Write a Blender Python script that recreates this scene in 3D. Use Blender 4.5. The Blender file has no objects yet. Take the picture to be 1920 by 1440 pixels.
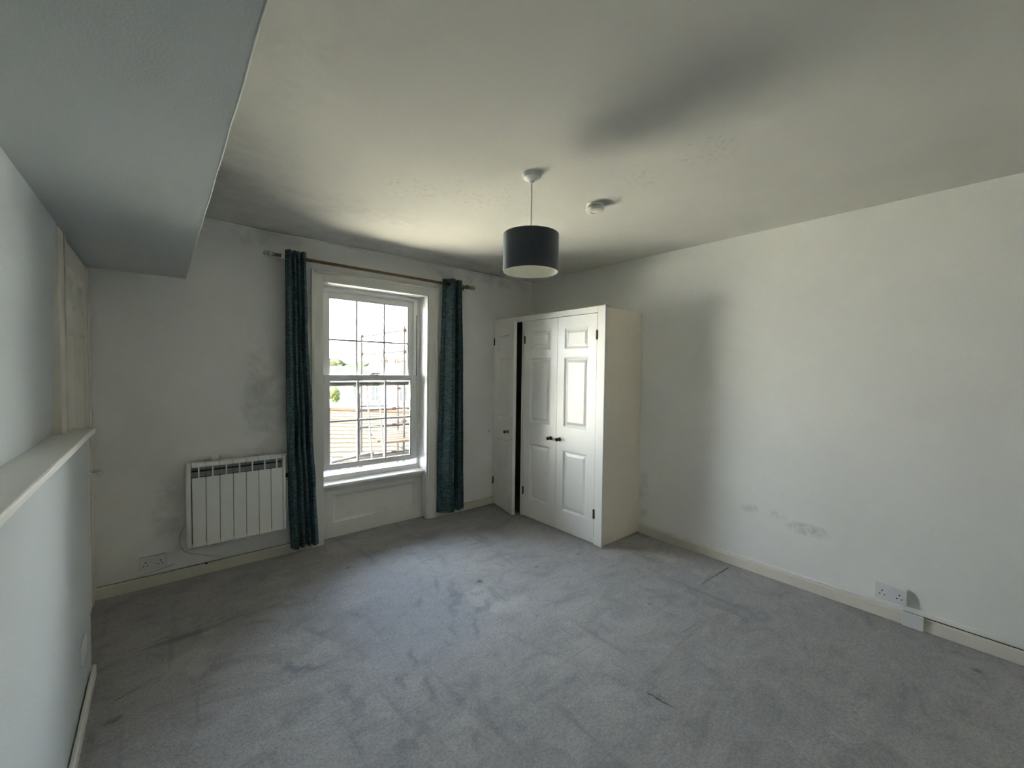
import bpy, bmesh, math, random
from mathutils import Vector, Matrix, noise

random.seed(7)
S = bpy.context.scene
COL = S.collection

# ------------------------------------------------------------------ camera
yaw, pit, rol = math.radians(40.1407), math.radians(1.8134), math.radians(0.7285)
f_ = Vector((math.sin(yaw)*math.cos(pit), math.cos(yaw)*math.cos(pit), -math.sin(pit)))
r_ = Vector((math.cos(yaw), -math.sin(yaw), 0.0))
u_ = r_.cross(f_)
c_, s_ = math.cos(rol), math.sin(rol)
r2 = c_*r_ + s_*u_
u2 = -s_*r_ + c_*u_
cam_d = bpy.data.cameras.new('camera')
cam = bpy.data.objects.new('camera', cam_d)
COL.objects.link(cam)
m = Matrix.Identity(4)
for i in range(3):
    m[i][0] = r2[i]; m[i][1] = u2[i]; m[i][2] = -f_[i]
m[0][3], m[1][3], m[2][3] = 0, 0, 1.5
cam.matrix_world = m
cam_d.sensor_width = 36
cam_d.lens = 782.8/1920*36
cam_d.clip_start = 0.02
cam_d.clip_end = 500
S.camera = cam

# ------------------------------------------------------------------ world, sun, exposure
W = bpy.data.worlds.new('sky'); S.world = W; W.use_nodes = True
nt = W.node_tree; nt.nodes.clear()
wo = nt.nodes.new('ShaderNodeOutputWorld'); bg = nt.nodes.new('ShaderNodeBackground')
tc = nt.nodes.new('ShaderNodeTexCoord'); sx = nt.nodes.new('ShaderNodeSeparateXYZ')
cr = nt.nodes.new('ShaderNodeValToRGB')
cr.color_ramp.elements[0].position = 0.0; cr.color_ramp.elements[0].color = (0.97, 0.98, 0.96, 1)
cr.color_ramp.elements[1].position = 0.9; cr.color_ramp.elements[1].color = (0.55, 0.72, 1.0, 1)
nt.links.new(tc.outputs['Generated'], sx.inputs[0]); nt.links.new(sx.outputs['Z'], cr.inputs[0])
nt.links.new(cr.outputs[0], bg.inputs['Color']); nt.links.new(bg.outputs[0], wo.inputs[0])
bg.inputs['Strength'].default_value = 7.0

sun_d = bpy.data.lights.new('sun', 'SUN'); sun_d.energy = 50.0; sun_d.angle = math.radians(2)
sun_d.color = (1.0, 0.90, 0.72)
sun = bpy.data.objects.new('sun', sun_d); COL.objects.link(sun)
sun.rotation_euler = Vector((-0.80, -0.08, 0.60)).to_track_quat('Z', 'Y').to_euler()
sun.location = (-10, -5, 12)

S.view_settings.view_transform = 'Standard'
S.view_settings.look = 'None'
S.view_settings.gamma = 1.0
S.view_settings.use_curve_mapping = False
S.view_settings.exposure = 2.05
try:
    S.cycles.max_bounces = 14; S.cycles.diffuse_bounces = 8; S.cycles.transparent_max_bounces = 16
    S.cycles.sample_clamp_indirect = 12.0
    S.cycles.use_denoising = True
    S.cycles.caustics_reflective = False; S.cycles.caustics_refractive = False
except Exception:
    pass

# ------------------------------------------------------------------ helpers
def MB(): return bmesh.new()

def box(bm, a, b, M=None):
    x0, y0, z0 = a; x1, y1, z1 = b
    if x0 > x1: x0, x1 = x1, x0
    if y0 > y1: y0, y1 = y1, y0
    if z0 > z1: z0, z1 = z1, z0
    vs = [Vector(p) for p in ((x0,y0,z0),(x1,y0,z0),(x1,y1,z0),(x0,y1,z0),(x0,y0,z1),(x1,y0,z1),(x1,y1,z1),(x0,y1,z1))]
    if M is not None: vs = [M @ v for v in vs]
    v = [bm.verts.new(p) for p in vs]
    for q in ((0,3,2,1),(4,5,6,7),(0,1,5,4),(1,2,6,5),(2,3,7,6),(3,0,4,7)):
        bm.faces.new([v[i] for i in q])

def prism(bm, pts, axis, a, b):
    """extrude a 2-D polygon along an axis: 'x' pts=(y,z), 'y' pts=(x,z), 'z' pts=(x,y)"""
    def P(p, t):
        if axis == 'x': return Vector((t, p[0], p[1]))
        if axis == 'y': return Vector((p[0], t, p[1]))
        return Vector((p[0], p[1], t))
    v0 = [bm.verts.new(P(p, a)) for p in pts]; v1 = [bm.verts.new(P(p, b)) for p in pts]
    n = len(pts)
    bm.faces.new(v0); bm.faces.new(list(reversed(v1)))
    for i in range(n):
        j = (i+1) % n
        bm.faces.new((v0[i], v1[i], v1[j], v0[j]))

def frame_of(d):
    d = d.normalized()
    a = Vector((0,0,1)) if abs(d.z) < .9 else Vector((1,0,0))
    x = a.cross(d).normalized(); y = d.cross(x)
    return x, y

def tube(bm, pts, r, n=10, cap=True, radii=None):
    pts = [Vector(p) for p in pts]
    rings = []
    for i, p in enumerate(pts):
        if i == 0: d = pts[1]-p
        elif i == len(pts)-1: d = p-pts[i-1]
        else: d = (pts[i+1]-pts[i-1])
        x, y = frame_of(d)
        rr = radii[i] if radii else r
        rings.append([bm.verts.new(p + rr*(math.cos(2*math.pi*k/n)*x + math.sin(2*math.pi*k/n)*y)) for k in range(n)])
    for a, b in zip(rings, rings[1:]):
        for k in range(n):
            bm.faces.new((a[k], a[(k+1) % n], b[(k+1) % n], b[k]))
    if cap:
        bm.faces.new(list(reversed(rings[0]))); bm.faces.new(rings[-1])

def lathe(bm, prof, o, axis=Vector((0,0,1)), n=24):
    """prof = [(radius, distance along axis)]"""
    o = Vector(o); axis = Vector(axis).normalized(); x, y = frame_of(axis)
    rings = []
    for r, h in prof:
        if r < 1e-6: rings.append([bm.verts.new(o + h*axis)])
        else: rings.append([bm.verts.new(o + h*axis + r*(math.cos(2*math.pi*k/n)*x + math.sin(2*math.pi*k/n)*y)) for k in range(n)])
    for a, b in zip(rings, rings[1:]):
        for k in range(n):
            k2 = (k+1) % n
            if len(a) == 1 and len(b) == 1: continue
            if len(a) == 1: bm.faces.new((a[0], b[k2], b[k]))
            elif len(b) == 1: bm.faces.new((a[k], a[k2], b[0]))
            else: bm.faces.new((a[k], a[k2], b[k2], b[k]))

def torus(bm, o, axis, R, r, n=20, m_=8):
    o = Vector(o); x, y = frame_of(Vector(axis)); ax = Vector(axis).normalized()
    rings = []
    for i in range(n):
        t = 2*math.pi*i/n; d = math.cos(t)*x + math.sin(t)*y
        rings.append([bm.verts.new(o + d*(R + r*math.cos(2*math.pi*k/m_)) + ax*r*math.sin(2*math.pi*k/m_)) for k in range(m_)])
    for i in range(n):
        a, b = rings[i], rings[(i+1) % n]
        for k in range(m_): bm.faces.new((a[k], a[(k+1) % m_], b[(k+1) % m_], b[k]))

def tag(o, label=None, cat=None, group=None, kind=None):
    if label: o['label'] = label
    if cat: o['category'] = cat
    if group: o['group'] = group
    if kind: o['kind'] = kind
    return o

def thing(name, loc, label, cat, group=None, kind=None):
    o = bpy.data.objects.new(name, None); COL.objects.link(o); o.location = loc
    o.empty_display_size = .05
    return tag(o, label, cat, group, kind)

def root_loc(p):
    while p.parent is not None: p = p.parent
    return Vector(p.location)

def obj(name, bm, mat, parent=None, bevel=0.0, smooth=False, seg=2, loc=None, label=None):
    """one mesh object; the mesh is given in world coordinates"""
    L = Vector((0,0,0))
    if parent is not None: L = root_loc(parent)
    elif loc is not None: L = Vector(loc)
    if L.length > 0: bmesh.ops.translate(bm, verts=bm.verts, vec=-L)
    bmesh.ops.recalc_face_normals(bm, faces=bm.faces)
    me = bpy.data.meshes.new(name); bm.to_mesh(me); bm.free()
    me.materials.append(mat)
    o = bpy.data.objects.new(name, me); COL.objects.link(o)
    if parent is not None: o.parent = parent
    elif loc is not None: o.location = loc
    if smooth:
        for p in me.polygons: p.use_smooth = True
    if bevel > 0:
        b = o.modifiers.new('bevel', 'BEVEL'); b.width = bevel; b.segments = seg; b.limit_method = 'ANGLE'
        b.angle_limit = math.radians(40)
    if label: o['label'] = label
    return o

def struct(name, bm, mat, **k):
    o = obj(name, bm, mat, **k); o['kind'] = 'structure'; return o

def soft(o, ang=35):
    """smooth shading with sharp creases kept"""
    me = o.data
    for p in me.polygons: p.use_smooth = True
    try: me.set_sharp_from_angle(angle=math.radians(ang))
    except Exception: pass
    return o

# ------------------------------------------------------------------ materials
class N:
    def __init__(s, name):
        s.m = bpy.data.materials.new(name); s.m.use_nodes = True; s.t = s.m.node_tree; s.t.nodes.clear()
        s.out = s.n('ShaderNodeOutputMaterial')
    def n(s, t, **k):
        x = s.t.nodes.new(t)
        for a, b in k.items(): setattr(x, a, b)
        return x
    def l(s, a, b): s.t.links.new(a, b)
    def math(s, op, a, b=None, clamp=False):
        x = s.n('ShaderNodeMath', operation=op, use_clamp=clamp)
        for i, v in enumerate((a, b)):
            if v is None: continue
            if isinstance(v, (int, float)): x.inputs[i].default_value = v
            else: s.l(v, x.inputs[i])
        return x.outputs[0]
    def noise(s, vec, scale, detail=3, rough=.5, dist=0):
        x = s.n('ShaderNodeTexNoise'); x.inputs['Scale'].default_value = scale; x.inputs['Detail'].default_value = detail
        x.inputs['Roughness'].default_value = rough; x.inputs['Distortion'].default_value = dist
        s.l(vec, x.inputs['Vector']); return x.outputs['Fac']
    def map(s, vec, sc=(1,1,1), loc=(0,0,0), rot=(0,0,0)):
        x = s.n('ShaderNodeMapping'); x.inputs['Scale'].default_value = sc; x.inputs['Location'].default_value = loc
        x.inputs['Rotation'].default_value = rot; s.l(vec, x.inputs['Vector']); return x.outputs[0]
    def ramp(s, fac, stops):
        x = s.n('ShaderNodeValToRGB'); e = x.color_ramp.elements
        while len(e) < len(stops): e.new(0.5)
        for i, (p, c) in enumerate(stops):
            e[i].position = p; e[i].color = (c, c, c, 1) if isinstance(c, (int, float)) else (*c, 1)
        s.l(fac, x.inputs[0]); return x.outputs[0]
    def mix(s, fac, a, b):
        x = s.n('ShaderNodeMix', data_type='RGBA')
        for i, v in ((0, fac), (6, a), (7, b)):
            if isinstance(v, (int, float)): x.inputs[i].default_value = v
            elif isinstance(v, tuple): x.inputs[i].default_value = (*v, 1)
            else: s.l(v, x.inputs[i])
        return x.outputs[2]
    def bsdf(s, color, rough=.6, bump=None, bs=.2, bd=.01, **k):
        p = s.n('ShaderNodeBsdfPrincipled')
        if isinstance(color, tuple): p.inputs['Base Color'].default_value = (*color, 1)
        else: s.l(color, p.inputs['Base Color'])
        if isinstance(rough, (int, float)): p.inputs['Roughness'].default_value = rough
        else: s.l(rough, p.inputs['Roughness'])
        for a, b in k.items():
            i = p.inputs[a.replace('_', ' ')]
            i.default_value = b
        if bump is not None:
            b = s.n('ShaderNodeBump'); b.inputs['Strength'].default_value = bs; b.inputs['Distance'].default_value = bd
            s.l(bump, b.inputs['Height']); s.l(b.outputs[0], p.inputs['Normal'])
        s.l(p.outputs[0], s.out.inputs[0]); s.p = p
        return s.m

def ellipse(n, vec, c, r, rot=0.0, edge=(0.4, 1.0)):
    """1 inside an ellipse, 0 outside, in the plane of object coordinates"""
    d = n.n('ShaderNodeVectorMath', operation='SUBTRACT'); n.l(vec, d.inputs[0]); d.inputs[1].default_value = c
    v = n.n('ShaderNodeVectorMath', operation='DIVIDE'); n.l(d.outputs[0], v.inputs[0]); v.inputs[1].default_value = r
    le = n.n('ShaderNodeVectorMath', operation='LENGTH'); n.l(v.outputs[0], le.inputs[0])
    mr = n.n('ShaderNodeMapRange'); mr.interpolation_type = 'SMOOTHSTEP'
    mr.inputs[1].default_value = edge[0]; mr.inputs[2].default_value = edge[1]
    mr.inputs[3].default_value = 1; mr.inputs[4].default_value = 0
    n.l(le.outputs['Value'], mr.inputs[0]); return mr.outputs[0]

def paint(name, col, rough=.6, var=.06, bump=.12, scale=60, smudges=()):
    n = N(name); t = n.n('ShaderNodeTexCoord'); v = t.outputs['Object']
    a = n.noise(v, 1.3, 4, .6); b = n.noise(v, scale, 3, .6)
    dk = tuple(x*(1-var*2) for x in col)
    c = n.mix(n.ramp(a, [(.35, 0.0), (.7, 1.0)]), dk, col)
    for ctr, rad, colr, amt, nsc in smudges:
        e = ellipse(n, v, ctr, rad)
        q = n.ramp(n.noise(v, nsc, 5, .65, .4), [(.42, 0.0), (.68, 1.0)])
        f = n.math('MULTIPLY', n.math('MULTIPLY', e, q), amt)
        c = n.mix(f, c, colr)
    return n.bsdf(c, rough, b, bump, .004)

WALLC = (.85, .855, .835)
M_wall = paint('wall_emulsion', WALLC, .85, .03, .25, 120)
M_wall_right = paint('wall_emulsion_scuffed', (.90, .905, .88), .8, .03, .25, 120, [
    ((3.43, .86, .42), (.3, .17, .055), (.34, .34, .34), .6, 14), ((3.43, 1.15, .47), (.3, .2, .05), (.35, .35, .35), .5, 9),
    ((3.43, 2.15, .35), (.3, .08, .3), (.42, .41, .38), .5, 6)])
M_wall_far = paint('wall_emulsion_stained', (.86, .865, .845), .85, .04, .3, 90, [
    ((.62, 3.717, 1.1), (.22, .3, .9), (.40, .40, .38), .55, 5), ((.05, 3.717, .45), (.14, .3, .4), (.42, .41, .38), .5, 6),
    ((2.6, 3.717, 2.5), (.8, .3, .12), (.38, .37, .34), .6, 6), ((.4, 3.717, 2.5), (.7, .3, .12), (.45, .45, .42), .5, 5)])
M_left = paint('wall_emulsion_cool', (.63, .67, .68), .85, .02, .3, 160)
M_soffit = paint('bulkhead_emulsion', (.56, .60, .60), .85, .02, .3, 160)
M_gloss = paint('white_gloss_paint', (.80, .79, .76), .38, .03, .08, 40)
M_window = paint('white_window_frame', (.72, .72, .71), .35, .02, .05, 60)
M_casing = paint('old_white_casing_paint', (.82, .815, .77), .5, .06, .15, 30)
M_skirt = paint('cream_skirting_paint', (.79, .75, .66), .45, .05, .12, 30)
M_skirt_far = paint('yellowed_skirting_paint', (.70, .68, .58), .5, .06, .12, 30)
M_ward = paint('wardrobe_white_paint', (.86, .85, .81), .34, .03, .10, 45)
for nd in M_ward.node_tree.nodes:
    if nd.type == 'BSDF_PRINCIPLED': nd.inputs['Specular IOR Level'].default_value = .8; nd.inputs['Coat Weight'].default_value = .8; nd.inputs['Coat Roughness'].default_value = .42
M_wside = paint('wardrobe_side_cream_paint', (.92, .85, .72), .6, .03, .1, 45)
M_radw = paint('radiator_white_enamel', (.86, .87, .84), .4, .02, .03, 60)
M_plastic = paint('white_plastic', (.74, .75, .76), .35, .01, .02, 60)
M_oldplastic = paint('aged_plastic', (.72, .71, .66), .4, .02, .02, 60)
M_white_int = paint('shade_lining', (.80, .80, .72), .7, .01, .02, 80)
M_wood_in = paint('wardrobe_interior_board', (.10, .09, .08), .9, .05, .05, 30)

def simple(name, col, rough=.5, metal=0.0, **k):
    n = N(name); t = n.n('ShaderNodeTexCoord'); a = n.noise(t.outputs['Object'], 25, 3)
    dk = tuple(x*.8 for x in col)
    return n.bsdf(n.mix(a, dk, col), rough, Metallic=metal, **k)
M_black = simple('black_plastic', (.012, .012, .014), .4)
M_brass = simple('dark_aged_brass', (.16, .11, .055), .3, 1.0)
M_hinge = simple('dark_hinge_metal', (.09, .075, .055), .45, 1.0)
M_chrome = simple('chrome', (.75, .75, .76), .15, 1.0)
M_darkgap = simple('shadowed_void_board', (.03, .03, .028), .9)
M_softgap = simple('gap_shade_grey', (.16, .155, .14), .9)
M_grille = simple('grey_grille_metal', (.30, .31, .30), .5)
M_bead = simple('plaster_edge_bead', (.82, .82, .76), .5)
M_finial = simple('clear_acrylic_finial', (.62, .62, .56), .2, 0.0, Transmission_Weight=.35, IOR=1.45)

# oak rod
n = N('oak_rod_wood'); t = n.n('ShaderNodeTexCoord')
g = n.noise(n.map(t.outputs['Object'], (3, 60, 60)), 3, 4, .6)
M_rod = n.bsdf(n.mix(g, (.10, .052, .022), (.24, .14, .062)), .4, g, .1, .002)

# ceiling: mottled old paint, flaking near the window wall
n = N('ceiling_distemper'); t = n.n('ShaderNodeTexCoord'); v = t.outputs['Object']
base = n.mix(n.ramp(n.noise(v, .9, 3, .6), [(.35, 0.0), (.7, 1.0)]), (.62, .61, .565), (.70, .69, .64))
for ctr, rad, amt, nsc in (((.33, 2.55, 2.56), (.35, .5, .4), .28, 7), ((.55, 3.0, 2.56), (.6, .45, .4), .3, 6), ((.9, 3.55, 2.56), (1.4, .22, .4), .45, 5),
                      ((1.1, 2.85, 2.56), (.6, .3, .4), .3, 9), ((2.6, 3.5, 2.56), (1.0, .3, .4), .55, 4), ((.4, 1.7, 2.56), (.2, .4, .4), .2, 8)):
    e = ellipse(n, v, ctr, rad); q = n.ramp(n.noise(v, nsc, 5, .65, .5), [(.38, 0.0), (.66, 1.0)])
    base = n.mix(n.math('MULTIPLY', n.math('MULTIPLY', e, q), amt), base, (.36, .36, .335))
# speckled flaking spots
flake = n.ramp(n.noise(v, 34, 4, .7, .3), [(.56, 0.0), (.62, 1.0)])
area = n.math('MAXIMUM', n.math('MAXIMUM', ellipse(n, v, (2.0, 1.35, 2.56), (.22, .16, .4)), ellipse(n, v, (1.55, 2.1, 2.56), (.45, .28, .4))),
              n.math('MAXIMUM', ellipse(n, v, (1.15, 2.3, 2.56), (.3, .25, .4)), ellipse(n, v, (2.02, .95, 2.56), (.2, .2, .4))))
base = n.mix(n.math('MULTIPLY', n.math('MULTIPLY', flake, area), .4), base, (.40, .39, .35))
hb = n.math('ADD', n.math('MULTIPLY', n.noise(v, 120, 3, .6), .35), n.math('MULTIPLY', n.noise(v, 9, 4, .6), 1.0))
hb = n.math('ADD', hb, n.math('MULTIPLY', n.math('MULTIPLY', flake, area), .5))
M_ceil = n.bsdf(base, .9, hb, .25, .006)

# carpet: grey pile with brushed marks
n = N('grey_carpet'); t = n.n('ShaderNodeTexCoord'); v = t.outputs['Object']
big = n.noise(v, 1.1, 4, .6, .6)
med = n.noise(n.map(v, (1, 1.6, 1), rot=(0, 0, .5)), 4.2, 5, .68, 1.2)
streak = n.noise(n.map(v, (9, 1.3, 1), rot=(0, 0, .55)), 1.0, 4, .6, .7)
streak2 = n.noise(n.map(v, (1.2, 7.0, 1), rot=(0, 0, .3)), 1.0, 4, .6, .9)
fine = n.noise(v, 200, 2, .7); fine2 = n.noise(v, 70, 3, .75)
c = n.mix(n.ramp(big, [(.3, 0.0), (.7, 1.0)]), (.31, .307, .31), (.38, .375, .37))
c = n.mix(n.math('MULTIPLY', n.ramp(med, [(.48, 0.0), (.70, 1.0)]), .46), c, (.47, .46, .445))
c = n.mix(n.math('MULTIPLY', n.ramp(med, [(.30, 1.0), (.46, 0.0)]), .46), c, (.19, .195, .205))
c = n.mix(n.math('MULTIPLY', n.ramp(streak, [(.58, 0.0), (.70, 1.0)]), .4), c, (.18, .187, .21))
c = n.mix(n.math('MULTIPLY', n.ramp(streak2, [(.60, 0.0), (.72, 1.0)]), .35), c, (.19, .193, .20))
# bluish brushed swathe and individual drag marks (centre x, centre y, half length, half width, angle)
c = n.mix(n.math('MULTIPLY', ellipse(n, v, (1.15, 2.35, 0), (.75, .9, 1), edge=(.2, 1)), .45), c, (.265, .28, .345))
at = n.n('ShaderNodeAttribute', attribute_name='brushed'); sp_ = n.n('ShaderNodeSeparateColor'); n.l(at.outputs['Color'], sp_.inputs[0])
c = n.mix(sp_.outputs['Green'], c, (.50, .49, .47))
c = n.mix(sp_.outputs['Red'], c, (.15, .158, .185))
c = n.mix(sp_.outputs['Blue'], c, (.05, .05, .052))
grain = n.math('ADD', n.math('MULTIPLY', fine, .5), n.math('MULTIPLY', fine2, .5))
c2 = n.n('ShaderNodeMix', data_type='RGBA', blend_type='MULTIPLY'); c2.inputs[0].default_value = 1
n.l(c, c2.inputs[6]); n.l(n.ramp(grain, [(.3, .60), (.7, 1.38)]), c2.inputs[7])
hb = n.math('ADD', n.math('MULTIPLY', fine, .5), n.math('ADD', n.math('MULTIPLY', fine2, .7), n.math('MULTIPLY', med, 1.2)))
M_carpet = n.bsdf(c2.outputs[2], .95, hb, .55, .012)
M_carpet_edge = simple('carpet_cut_edge', (.33, .32, .30), .95)
M_carpet_dark = simple('carpet_crease', (.10, .10, .10), .95)

# velvet
n = N('crushed_teal_velvet'); t = n.n('ShaderNodeTexCoord'); v = t.outputs['Object']
a = n.noise(n.map(v, (1, 1, 3.6)), 24, 4, .6, 1.1); b = n.noise(n.map(v, (1, 1, 3.0)), 60, 3, .6, .8)
ab = n.math('ADD', n.math('MULTIPLY', a, .65), n.math('MULTIPLY', b, .35))
c = n.ramp(ab, [(.42, (.004, .013, .017)), (.50, (.018, .056, .064)), (.59, (.052, .135, .148))])
M_velvet = n.bsdf(c, n.ramp(ab, [(.42, .65), (.60, .30)]), ab, .7, .012, Sheen_Weight=.8, Sheen_Roughness=.35, Sheen_Tint=(.4, .62, .72, 1), Specular_IOR_Level=.7)
n = N('charcoal_shade_fabric'); t = n.n('ShaderNodeTexCoord'); v = t.outputs['Object']
a = n.noise(n.map(v, (1, 1, 6)), 60, 3)
M_shade = n.bsdf(n.mix(a, (.036, .045, .055), (.062, .074, .086)), .75, a, .1, .002, Sheen_Weight=.6, Sheen_Tint=(.7, .8, .9, 1))

# glass: clear sheet with a faint reflection
n = N('window_glass'); tr = n.n('ShaderNodeBsdfTransparent'); gl = n.n('ShaderNodeBsdfGlossy'); gl.inputs['Roughness'].default_value = 0.02
tr.inputs[0].default_value = (.96, .975, .97, 1)
fr = n.n('ShaderNodeFresnel'); fr.inputs[0].default_value = 1.35
mx = n.n('ShaderNodeMixShader'); n.l(fr.outputs[0], mx.inputs[0]); n.l(tr.outputs[0], mx.inputs[1]); n.l(gl.outputs[0], mx.inputs[2])
n.l(mx.outputs[0], n.out.inputs[0]); M_glass = n.m

# ------------------------------------------------------------------ room shell
XL, XR, YF, YB, ZC, ZS, XS = -.335, 3.43, 3.717, -2.5, 2.56, 2.113, .144
T = .25
# drag marks, brushed patches and pock marks of the pile: x, y, half length, half width, angle, strength, kind (0 dark, 1 light, 2 pock)
MARKS = [(1.453, 2.528, 0.136, 0.032, -1.96, 0.44, 0),
         (1.464, 2.3, 0.308, 0.042, -2.173, 0.44, 0),
         (1.298, 2.027, 0.109, 0.033, -2.033, 0.32, 0),
         (1.553, 2.108, 0.167, 0.041, -2.483, 0.4, 0),
         (1.396, 1.954, 0.167, 0.035, -2.318, 0.4, 0),
         (0.989, 1.946, 0.123, 0.033, -2.077, 0.48, 0),
         (0.892, 1.819, 0.093, 0.035, -2.217, 0.4, 0),
         (0.965, 1.712, 0.124, 0.044, -2.26, 0.48, 0),
         (0.812, 1.509, 0.181, 0.069, -2.237, 0.4, 0),
         (0.527, 2.247, 0.152, 0.039, -1.082, 0.52, 0),
         (0.659, 2.48, 0.148, 0.032, -1.433, 0.4, 0),
         (0.873, 2.502, 0.077, 0.03, -1.367, 0.4, 0),
         (0.455, 2.358, 0.077, 0.03, -0.559, 0.32, 0),
         (0.63, 1.868, 0.208, 0.055, -1.735, 0.36, 0),
         (0.755, 2.314, 0.269, 0.093, -1.154, 0.24, 0),
         (0.788, 2.183, 0.096, 0.141, 2.728, 0.32, 0),
         (0.394, 1.918, 0.071, 0.074, -0.915, 0.32, 0),
         (1.112, 1.628, 0.083, 0.075, -2.349, 0.28, 0),
         (0.966, 1.334, 0.047, 0.058, 3.126, 0.32, 0),
         (1.44, 1.325, 0.04, 0.106, -1.533, 0.24, 0),
         (1.107, 1.301, 0.049, 0.044, -2.542, 0.24, 0),
         (1.252, 2.403, 0.078, 0.041, -1.92, 0.4, 0),
         (0.233, 2.53, 0.107, 0.057, -1.139, 0.24, 0),
         (1.727, 2.374, 0.033, 0.028, -1.433, 0.72, 2),
         (1.769, 1.81, 0.02, 0.021, -2.141, 0.24, 2),
         (2.418, 1.446, 0.015, 0.026, -2.183, 0.48, 2),
         (2.192, 2.277, 0.012, 0.03, -1.689, 0.56, 2),
         (1.07, 3.162, 0.028, 0.028, -1.487, 0.4, 2),
         (1.746, 0.978, 0.05, 0.021, -1.642, 0.64, 2),
         (0.847, 1.613, 0.008, 0.008, -1.342, 0.8, 2),
         (2.344, 0.39, 0.005, 0.033, -2.001, 0.48, 2),
         (3.177, 0.051, 0.028, 0.03, -1.659, 0.48, 2),
         (0.074, 2.905, 0.236, 0.044, 0.051, 0.4, 2),
         (-0.166, 2.39, 0.045, 0.024, 0.234, 0.48, 2),
         (-0.229, 2.328, 0.018, 0.063, 0.237, 0.32, 2),
         (1.627, 2.106, 0.22, 0.168, 0.069, 0.5, 1),
         (1.752, 1.963, 0.184, 0.124, -0.041, 0.3, 1),
         (0.078, 2.606, 0.147, 0.094, -0.369, 0.4, 1),
         (0.63, 3.157, 0.121, 0.154, 0.103, 0.4, 1),
         (1.794, 1.397, 0.16, 0.145, -0.168, 0.3, 1),
         (1.558, 1.116, 0.184, 0.112, -0.379, 0.25, 1),
         (0.945, 2.612, 0.137, 0.124, 0.237, 0.2, 1),
         (3.129, 1.722, 0.253, 0.092, -1.593, 0.5, 1),
         (3.121, 1.447, 0.118, 0.098, -0.76, 0.4, 1),
         (1.006, 1.49, 0.094, 0.069, -0.107, 0.3, 1),
         (0.629, 2.285, 0.125, 0.079, -0.482, 0.3, 1),
         (0.57, 1.987, 0.117, 0.041, -2.084, 0.25, 1),
         (1.245, 1.138, 0.139, 0.078, -0.468, 0.3, 1),
         (0.161, 2.927, 0.134, 0.069, -0.222, 0.3, 1),
         (3.151, 0.719, 0.114, 0.097, -1.335, 0.25, 1)]

def carpet_floor():
    """carpet surface as a fine grid carrying the brushed state of the pile and its gentle relief"""
    x0, x1, y0, y1, st = XL-.05, XR+.02, -.6, YF+.13, .0125
    nx, ny = int((x1-x0)/st), int((y1-y0)/st)
    vx = [x0+(x1-x0)*i/nx for i in range(nx+1)]; vy = [y0+(y1-y0)*j/ny for j in range(ny+1)]
    colr = [[0.0, 0.0, 0.0] for _ in range((nx+1)*(ny+1))]
    for cx, cy, hl, hw_, a, amt, kind in MARKS:
        ca, sa = math.cos(a), math.sin(a); R_ = hl+hw_*2+.05
        i0, i1 = max(0, int((cx-R_-x0)/st)), min(nx, int((cx+R_-x0)/st)+1); j0, j1 = max(0, int((cy-R_-y0)/st)), min(ny, int((cy+R_-y0)/st)+1)
        wb = hw_*1.6 if kind < 2 else 0
        for j in range(j0, j1+1):
            for i in range(i0, i1+1):
                px, py = vx[i]-cx, vy[j]-cy
                u, w = px*ca+py*sa, -px*sa+py*ca
                if wb:
                    w += wb*noise.noise(Vector((u*6+cx*5, w*4, cy*3))) + .5*wb*noise.noise(Vector((u*22+cx*5, w*18, cy*3)))
                d = math.hypot(u/hl, w/max(hw_, st*.8))
                if d >= 1: continue
                e = min(1, (1-d)/.7); e = e*e*(3-2*e)
                q = colr[j*(nx+1)+i]; k = (1, 0, 2)[kind] if kind < 2 else 2
                k = {0: 0, 1: 1, 2: 2}[kind]
                q[k] = max(q[k], e*amt)
    verts = []
    for j in range(ny+1):
        for i in range(nx+1):
            z = 0 if (i in (0, nx) or j in (0, ny)) else noise.noise(Vector((vx[i]*9, vy[j]*9, 0)))*.0012 + noise.noise(Vector((vx[i]*30, vy[j]*30, 3)))*.0008 - .003*colr[j*(nx+1)+i][2]
            verts.append((vx[i], vy[j], z))
    faces = [(j*(nx+1)+i, j*(nx+1)+i+1, (j+1)*(nx+1)+i+1, (j+1)*(nx+1)+i) for j in range(ny) for i in range(nx)]
    b = len(verts); X0, X1, Y0, Y1, D = XL-.3, XR+.3, YB-.3, YF+.3, -.2
    verts += [(X0, Y0, 0), (X1, Y0, 0), (X1, Y1, 0), (X0, Y1, 0), (X0, Y0, D), (X1, Y0, D), (X1, Y1, D), (X0, Y1, D)]
    c0, c1, c2_, c3 = 0, nx, ny*(nx+1)+nx, ny*(nx+1)
    faces += [(b, b+1, c1, c0), (b+1, b+2, c2_, c1), (b+2, b+3, c3, c2_), (b+3, b, c0, c3)]
    faces += [(b+7, b+6, b+5, b+4), (b, b+4, b+5, b+1), (b+1, b+5, b+6, b+2), (b+2, b+6, b+7, b+3), (b+3, b+7, b+4, b)]
    me = bpy.data.meshes.new('floor'); me.from_pydata(verts, [], faces)
    ca_ = me.color_attributes.new('brushed', 'FLOAT_COLOR', 'POINT'); flat_ = []
    for q in colr: flat_ += [q[0], q[1], q[2], 1.0]
    flat_ += [0, 0, 0, 1]*8
    ca_.data.foreach_set('color', flat_)
    me.materials.append(M_carpet); me.update()
    o = bpy.data.objects.new('floor', me); COL.objects.link(o); o['kind'] = 'structure'
    return o
fl = carpet_floor()
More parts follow.
